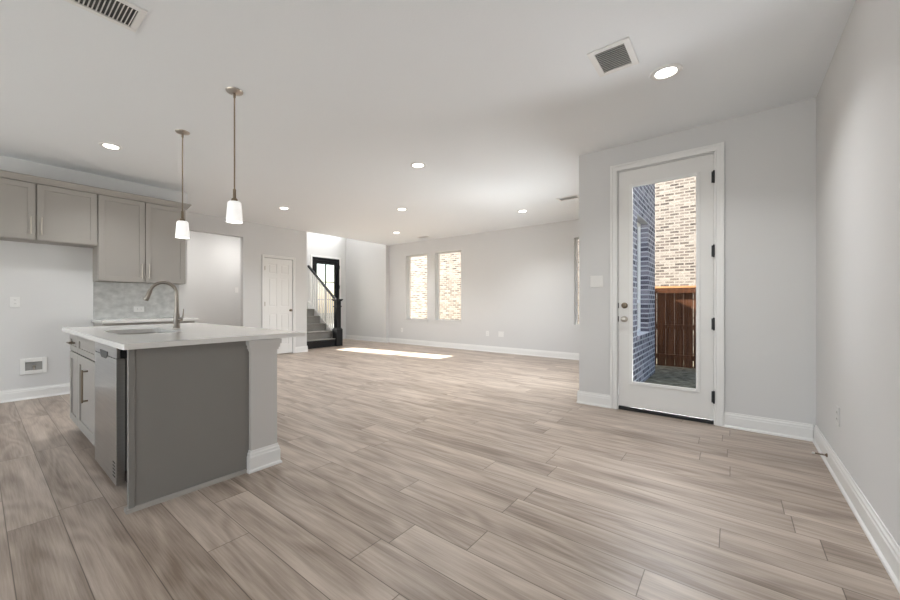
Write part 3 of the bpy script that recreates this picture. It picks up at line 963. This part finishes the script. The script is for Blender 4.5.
# undermount sink
bm = bmesh.new()
prev = None
rings = []
for dd, z, r in ((-0.012, CZ0 - 0.001, 0.10), (-0.001, CZ0 - 0.001, 0.09), (0.004, CZ0 - 0.02, 0.09), (0.010, 0.70, 0.08), (0.03, 0.672, 0.06), (0.12, 0.668, 0.03)):
    pts = rrect(SKX0 + dd, SKX1 - dd, SKY0 + dd, SKY1 - dd, r, 6)
    rings.append([bm.verts.new((p[0], p[1], z)) for p in pts])
for a, b in zip(rings, rings[1:]):
    for i in range(len(a)):
        bm.faces.new((a[i], a[(i + 1) % len(a)], b[(i + 1) % len(a)], b[i]))
bm.faces.new(rings[-1])
t = thing('kitchen_sink', 'undermount steel sink bowl sunk in the white island countertop', 'sink', (-3.41, 0.82, 0.668))
o = obj('basin', bm, M['sink_steel'], t, smooth=True)
md = o.modifiers.new('thickness', 'SOLIDIFY'); md.thickness = 0.0015; md.offset = 1
bm = bmesh.new()
lathe(bm, [(0.0, 0.0), (0.038, 0.0), (0.042, 0.003), (0.042, 0.0005)], (-3.41, 0.82, 0.6685), 'z', 24, cap=False)
obj('drain', bm, M['nickel'], t, smooth=True)

# faucet
t = thing('faucet', 'tall brushed nickel gooseneck faucet beside the island sink', 'faucet', (-3.64, 1.115, CZ1))
bx, by = -3.64, 1.115
bm = bmesh.new()
lathe(bm, [(0.0, 0.0005), (0.029, 0.0005), (0.029, 0.006), (0.025, 0.012), (0.024, 0.10), (0.020, 0.125)], (bx, by, CZ1), 'z', 24)
obj('faucet_body', bm, M['faucet'], t, smooth=True)
fd = Vector((-0.42, -0.91, 0)).normalized()
R_, top = 0.094, 1.183
pts, rad = [], []
for z in (0.99, 1.03, 1.08, 1.13, top):
    pts.append((bx, by, z)); rad.append(0.0195 - 0.006 * (z - 0.99) / 0.2)
for k in range(1, 15):
    a = math.radians(158 * k / 14)
    d_ = R_ * (1 - math.cos(a))
    pts.append((bx + fd.x * d_, by + fd.y * d_, top + R_ * math.sin(a))); rad.append(0.0135)
bm = bmesh.new()
tube(bm, pts, rad, 16)
obj('spout', bm, M['faucet'], t, smooth=True)
a = math.radians(158)
e = Vector(pts[-1])
dirv = Vector((fd.x * math.sin(a), fd.y * math.sin(a), math.cos(a))).normalized()
bm = bmesh.new()
tube(bm, [e, e + dirv * 0.02, e + dirv * 0.06, e + dirv * 0.095, e + dirv * 0.10], [0.0135, 0.0165, 0.018, 0.0205, 0.018], 18)
obj('spray_head', bm, M['faucet'], t, smooth=True)
bm = bmesh.new()
tube(bm, [(bx, by, 0.965), (bx + 0.035, by + 0.03, 0.965)], 0.014, 14)
tube(bm, [(bx + 0.033, by + 0.028, 0.965), (bx + 0.040, by + 0.036, 1.0), (bx + 0.042, by + 0.038, 1.055)], [0.008, 0.007, 0.005], 12)
obj('lever', bm, M['faucet'], t, smooth=True)

# dishwasher
t = thing('dishwasher', 'stainless steel dishwasher built into the near end of the island', 'dishwasher', (-3.06, 0.56, 0.03))
wx0, wx1 = -3.362, -2.765
bm = nb(wx0, wx1, 0.536, 0.578, 0.030, 0.772, 0.004, 2)
obj('door_panel', bm, M['steel'], t)
obj('control_panel', nb(wx0, wx1 - 0.001, 0.537, 0.556, 0.775, 0.842, 0.003, 1), M['steel'], t)
bm = bmesh.new()
prism(bm, [(-3.19, 0.80), (-2.97, 0.80), (-2.99, 0.768), (-3.015, 0.755), (-3.145, 0.755), (-3.17, 0.768)], 0.5335, 0.5365, 'y')
obj('pocket_handle', bm, M['duct'], t, label='dark recessed pocket handle')
obj('top_strip', nb(wx0, wx1, 0.5565, 0.600, 0.775, 0.842), M['black'], t, label='black top edge')
obj('tub_side', nb(wx0 + 0.01, wx1 - 0.012, 0.5785, 0.600, 0.10, 0.772), M['duct'], t)
for k in range(5):
    z = 0.075 + k * 0.020
    obj('louver', nb(wx1 - 0.075, wx1 - 0.02, 0.5345, 0.5365, z, z + 0.007), M['duct'], t)

# ------------------------------------------------------------------ wall plates
def plate(name, axis, face, sgn, a, z, w, h, kind, label, cat, mat='plastic'):
    loc = (face, a, z) if axis == 'x' else (a, face, z)
    t = thing(name, label, cat, loc)
    def bb(bm, n0, n1, a0, a1, z0, z1, bev=0.0):
        if axis == 'x': box(bm, face + sgn * n0, face + sgn * n1, a0, a1, z0, z1, bev, 1)
        else: box(bm, a0, a1, face + sgn * n0, face + sgn * n1, z0, z1, bev, 1)
        return bm
    obj('plate', bb(bmesh.new(), 0.0005, 0.006, a - w / 2, a + w / 2, z - h / 2, z + h / 2, 0.002), M[mat], t)
    if kind == 'outlet':
        for dz in (-0.021, 0.021):
            s = obj('socket', bb(bmesh.new(), 0.006, 0.0085, a - 0.017, a + 0.017, z + dz - 0.015, z + dz + 0.015, 0.002), M[mat], t)
            bm = bmesh.new()
            for da in (-0.006, 0.006):
                bb(bm, 0.0083, 0.0090, a + da - 0.0012, a + da + 0.0012, z + dz - 0.003, z + dz + 0.007)
            obj('slot', bm, M['duct'], s)
    elif kind == 'outlet_h':
        for da in (-0.021, 0.021):
            s = obj('socket', bb(bmesh.new(), 0.006, 0.0085, a + da - 0.015, a + da + 0.015, z - 0.017, z + 0.017, 0.002), M[mat], t)
            bm = bmesh.new()
            for dz in (-0.006, 0.006):
                bb(bm, 0.0083, 0.0090, a + da - 0.003, a + da + 0.007, z + dz - 0.0012, z + dz + 0.0012)
            obj('slot', bm, M['duct'], s)
    elif kind == 'blank':
        bm = bmesh.new()
        c = (face + sgn * 0.006, a, z) if axis == 'x' else (a, face + sgn * 0.006, z)
        lathe(bm, [(0.006, 0.0), (0.004, sgn * 0.006)], c, axis, 12)
        obj('jack', bm, M['plastic'], t)
    else:
        for q in range(kind):
            ca = a + (q - (kind - 1) / 2) * 0.046
            obj('switch_frame', bb(bmesh.new(), 0.006, 0.0075, ca - 0.017, ca + 0.017, z - 0.034, z + 0.034, 0.001), M[mat], t)
            bm = bmesh.new()
            bb(bm, 0.0075, 0.011, ca - 0.005, ca + 0.005, z - 0.014, z + 0.014, 0.0015)
            obj('toggle', bm, M[mat], t)
    return t
plate('light_switch', 'y', YD, -1, -1.127, 1.337, 0.128, 0.125, 2, 'double white switch plate left of the patio door', 'light switch', 'door')
plate('light_switch', 'x', -8.78, 1, 3.905, 1.41, 0.075, 0.12, 1, 'white switch on the wall seen through the hall opening', 'light switch')
plate('power_outlet', 'x', XK, 1, 0.302, 1.117, 0.080, 0.118, 'outlet', 'white outlet high on the kitchen wall above the water box', 'outlet')
plate('power_outlet', 'x', XK + 0.010, 1, 1.450, 1.022, 0.118, 0.075, 'outlet_h', 'sideways white outlet on the marble backsplash', 'outlet')
plate('power_outlet', 'x', XR, -1, 3.49, 0.394, 0.072, 0.118, 'outlet', 'outlet low on the right wall beyond the door stop', 'outlet', 'wall')
plate('power_outlet', 'y', YW, -1, -6.968, 0.371, 0.075, 0.118, 'outlet', 'small outlet under the left far window', 'outlet')
plate('power_outlet', 'y', YW, -1, -4.309, 0.415, 0.075, 0.118, 'outlet', 'left plate of the pair low on the far wall', 'outlet')
plate('media_plate', 'y', YW, -1, -3.968, 0.415, 0.13, 0.118, 'blank', 'right, wider plate of the pair low on the far wall', 'wall plate')

# refrigerator water box
t = thing('water_supply_box', 'white recessed water supply box low on the kitchen wall', 'utility box', (XK, 0.448, 0.379))
bm = bmesh.new()
a0, a1, c0, c1 = 0.337, 0.559, 0.288, 0.470
i0, i1, k0, k1 = 0.380, 0.520, 0.328, 0.425
for (a, b, c, d) in ((a0, i0, c0, c1), (i1, a1, c0, c1), (i0, i1, c0, k0), (i0, i1, k1, c1)):
    box(bm, XK + 0.0005, XK + 0.014, a, b, c, d, 0.002, 1)
obj('frame', bm, M['plastic'], t)
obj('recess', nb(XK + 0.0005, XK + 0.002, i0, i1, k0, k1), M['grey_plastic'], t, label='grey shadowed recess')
bm = bmesh.new()
lathe(bm, [(0.009, 0.0), (0.009, 0.03), (0.006, 0.032)], (XK + 0.006, 0.45, 0.334), 'z', 12)
box(bm, XK + 0.002, XK + 0.012, 0.435, 0.47, 0.37, 0.382, 0.002, 1)
obj('valve', bm, M['nickel'], t)

# door stop on the right wall
t = thing('door_stop', 'small spring door stop with white tip on the right baseboard', 'door stop', (XR - 0.014, 3.745, 0.062))
bm = bmesh.new()
lathe(bm, [(0.013, 0.0), (0.013, -0.004), (0.007, -0.010)], (XR - 0.0145, 3.745, 0.064), 'x', 16)
obj('mount', bm, M['bronze'], t, smooth=True)
bm = bmesh.new()
pts = []
for k in range(150):
    a = 2 * math.pi * k / 10
    pts.append((XR - 0.024 - 0.05 * k / 149, 3.745 + 0.005 * math.cos(a), 0.064 + 0.005 * math.sin(a)))
tube(bm, pts, 0.0013, 5)
obj('spring', bm, M['bronze'], t, smooth=True)
bm = bmesh.new()
lathe(bm, [(0.006, 0.0), (0.007, -0.004), (0.007, -0.010), (0.004, -0.014)], (XR - 0.074, 3.745, 0.064), 'x', 14)
obj('rubber_tip', bm, M['plastic'], t, smooth=True, label='white rubber tip')

# ------------------------------------------------------------------ ceiling fittings
def can_light(loc, label):
    t = thing('recessed_light', label, 'ceiling light', loc, group='recessed ceiling lights')
    x, y, z = loc
    bm = bmesh.new()
    lathe(bm, [(0.062, -0.004), (0.070, -0.010), (0.092, -0.008), (0.098, -0.0005)], (x, y, z), 'z', 40, cap=False)
    obj('trim_ring', bm, M['trim'], t, smooth=True)
    bm = bmesh.new()
    lathe(bm, [(0.0, -0.005), (0.064, -0.005)], (x, y, z), 'z', 40, cap=False)
    obj('lens', bm, M['lampface'], t)
    return t
CANS = [(-0.365, 3.153, 'large lit recessed light near the right ceiling vent'),
        (-2.86, 3.384, 'lit recessed light in mid ceiling right of the pendants'),
        (-4.406, 4.782, 'lit recessed light beyond the mid ceiling one'),
        (-5.913, 3.429, 'lit recessed light over the pantry wall beside the near pendant'),
        (-2.864, 6.259, 'lit recessed light near the far wall, left of the small vent'),
        (-5.963, 6.285, 'farthest lit recessed light above the far left window'),
        (-4.965, 0.921, 'lit recessed light in front of the kitchen cabinets'),
        (-0.40, -1.2, 'added unseen recessed light above and behind the viewer at the right'),
        (-2.9, -1.3, 'added unseen recessed light behind the viewer in the middle'),
        (-5.0, -1.3, 'added unseen recessed light behind the viewer at the kitchen')]  # cans behind the viewer are unseen, added as room light
first = None
for (x, y, lab) in CANS:
    if first is None:
        first = can_light((x, y, CH), lab)
    else:
        dup(first, (x, y, CH), lab)
    lamp('can_light_beam', 'AREA', (x, y, CH - 0.012), 1.5 if y < 0 else 9.0 if y < 1.5 else 8.0 if x > -1 else 13.0, (0.965, 0.985, 1.0), direction=(0, 0, -1), shape='DISK', size=0.14, spread=math.radians(125))
for ya in (2.1, 3.75):  # unseen lamps added to brighten the hall, no fixtures built
    lamp('hall_fill', 'AREA', (-7.9, ya, CH - 0.012), 12.0, (1.0, 0.98, 0.95), direction=(0, 0, -1), shape='DISK', size=0.3)

def vent(x0, x1, y0, y1, nslat, border, label, back='grey_plastic'):
    t = thing('air_vent', label, 'vent', ((x0 + x1) / 2, (y0 + y1) / 2, CH))
    bm = bmesh.new()
    for a, b, c, d in ((x0, x0 + border, y0, y1), (x1 - border, x1, y0, y1), (x0 + border, x1 - border, y0, y0 + border), (x0 + border, x1 - border, y1 - border, y1)):
        box(bm, a, b, c, d, CH - 0.009, CH - 0.0005, 0.002, 1)
    obj('frame', bm, M['trim'], t)
    obj('duct_back', nb(x0 + border, x1 - border, y0 + border, y1 - border, CH - 0.002, CH - 0.0006), M[back], t)
    L = y1 - y0 - 2 * border
    for k in range(nslat):
        yc = y0 + border + (k + 0.5) * L / nslat
        bm = bmesh.new()
        h = L / nslat * 0.26
        prism(bm, [(yc - h, CH - 0.0125), (yc - h + 0.0015, CH - 0.0125), (yc + h, CH - 0.003), (yc + h - 0.0015, CH - 0.003)],
              x0 + border + 0.0005, x1 - border - 0.0005, 'x')
        obj('slat', bm, M['trim'], t)
    return t
vent(-0.737, -0.489, 2.586, 2.908, 12, 0.038, 'square white ceiling vent beside the large recessed light')
vent(-2.762, -2.512, 0.16, 0.628, 22, 0.034, 'long white ceiling vent at the top left over the island', 'duct')
vent(-2.12, -1.80, 5.83, 6.03, 8, 0.03, 'small distant ceiling vent beside the patio wall corner')
vent(-6.02, -5.72, 7.08, 7.20, 6, 0.02, 'tiny distant ceiling vent above the far right window')

# pendants
def pendant(x, y, label):
    t = thing('pendant_lamp', label, 'pendant lamp', (x, y, CH), group='pendant lamps over the island')
    bm = bmesh.new()
    lathe(bm, [(0.0, -0.022), (0.012, -0.022), (0.030, -0.018), (0.058, -0.008), (0.062, -0.0005)], (x, y, CH), 'z', 32, cap=False)
    obj('canopy', bm, M['nickel'], t, smooth=True)
    bm = bmesh.new()
    lathe(bm, [(0.009, CH - 0.022), (0.009, CH - 0.05), (0.0055, CH - 0.055), (0.0055, 1.98)], (x, y, 0), 'z', 14)
    obj('rod', bm, M['bronze'], t, smooth=True)
    bm = bmesh.new()
    lathe(bm, [(0.0055, 1.985), (0.011, 1.98), (0.012, 1.915), (0.022, 1.905), (0.024, 1.888), (0.020, 1.884)], (x, y, 0), 'z', 20)
    obj('socket', bm, M['bronze'], t, smooth=True)
    bm = bmesh.new()
    prof = [(0.022, 1.886), (0.040, 1.884), (0.048, 1.876), (0.053, 1.82), (0.060, 1.728), (0.056, 1.728), (0.049, 1.82), (0.044, 1.872), (0.022, 1.880)]
    lathe(bm, prof, (x, y, 0), 'z', 36, cap=False)
    obj('lamp_shade', bm, M['shade'], t, smooth=True, label='frosted white glass shade')
    bm = bmesh.new()
    lathe(bm, [(0.0, 1.765), (0.018, 1.770), (0.028, 1.79), (0.028, 1.81), (0.014, 1.85), (0.013, 1.884)], (x, y, 0), 'z', 20, cap=False)
    obj('bulb', bm, M['lampface'], t, smooth=True)
    return t
p = pendant(-2.951, 1.296, 'nearer pendant with frosted white shade over the island')
dup(p, (-4.034, 1.285, CH), 'farther pendant with frosted white shade in front of the wall cabinet')

# ------------------------------------------------------------------ outside
bm = nb(-40, 30, -30, 40, GZ - 0.1, GZ)
structure('ground', bm, M['grass'], 'grass and bare soil round the house', 'ground')
structure('wall_neighbour', wall_mesh('y', 11.0, 11.3, -12, 6, GZ, 7.5), M['brick_pale'],
          'sunny pale brick wall of the house next door', 'brick wall')
structure('driveway', nb(-26, XF - 0.16, -6, 14, GZ - 0.02, GZ + 0.012), M['concrete'], 'pale concrete drive in front of the entry', 'driveway')
bm = nb(-13.6, XF - 0.16, 5.90, 8.2, 2.62, 2.85)  # slab added to stop sun streaking in through the front door
structure('porch_sun_block', bm, M['trim'], 'added flat slab keeping the sun off the front door', 'roof')
# fence beyond the patio door
FYY = 8.45
t = thing('wooden_fence', 'dark brown wooden board fence with sunlit-coloured cap outside the patio door', 'fence', (0.0, FYY, GZ))
bx_ = -1.27
while bx_ < 2.4:
    w = 0.138
    obj('board', nb(bx_, bx_ + w, FYY, FYY + 0.018, GZ + 0.045, 1.385 + random.uniform(-0.003, 0.003)), M['fence'], t)
    bx_ += w + random.choice((0.003, 0.008, 0.004, 0.014))
for z in (0.10, 0.66, 1.34):
    obj('rail', nb(-1.27, 2.45, FYY - 0.030, FYY - 0.001, z - 0.045, z + 0.045), M['fence'], t)
obj('cap_rail', nb(-1.30, 2.47, FYY - 0.033, FYY + 0.06, 1.388, 1.425, 0.003, 1), M['fence_cap'], t, label='cap board with sunlight put into its orange')
# flat roofs: two-storey entry block, one-storey living block
structure('roof_entry', nb(XF - 0.3, -7.25, YP - 0.3, YB, 4.765, 4.90), M['shingle'], 'roof of the taller entry block', 'roof')
structure('roof_living', nb(-7.249, XB, YD + 0.1, YB, 3.345, 3.40), M['shingle'], 'flat roof of the living room block', 'roof')
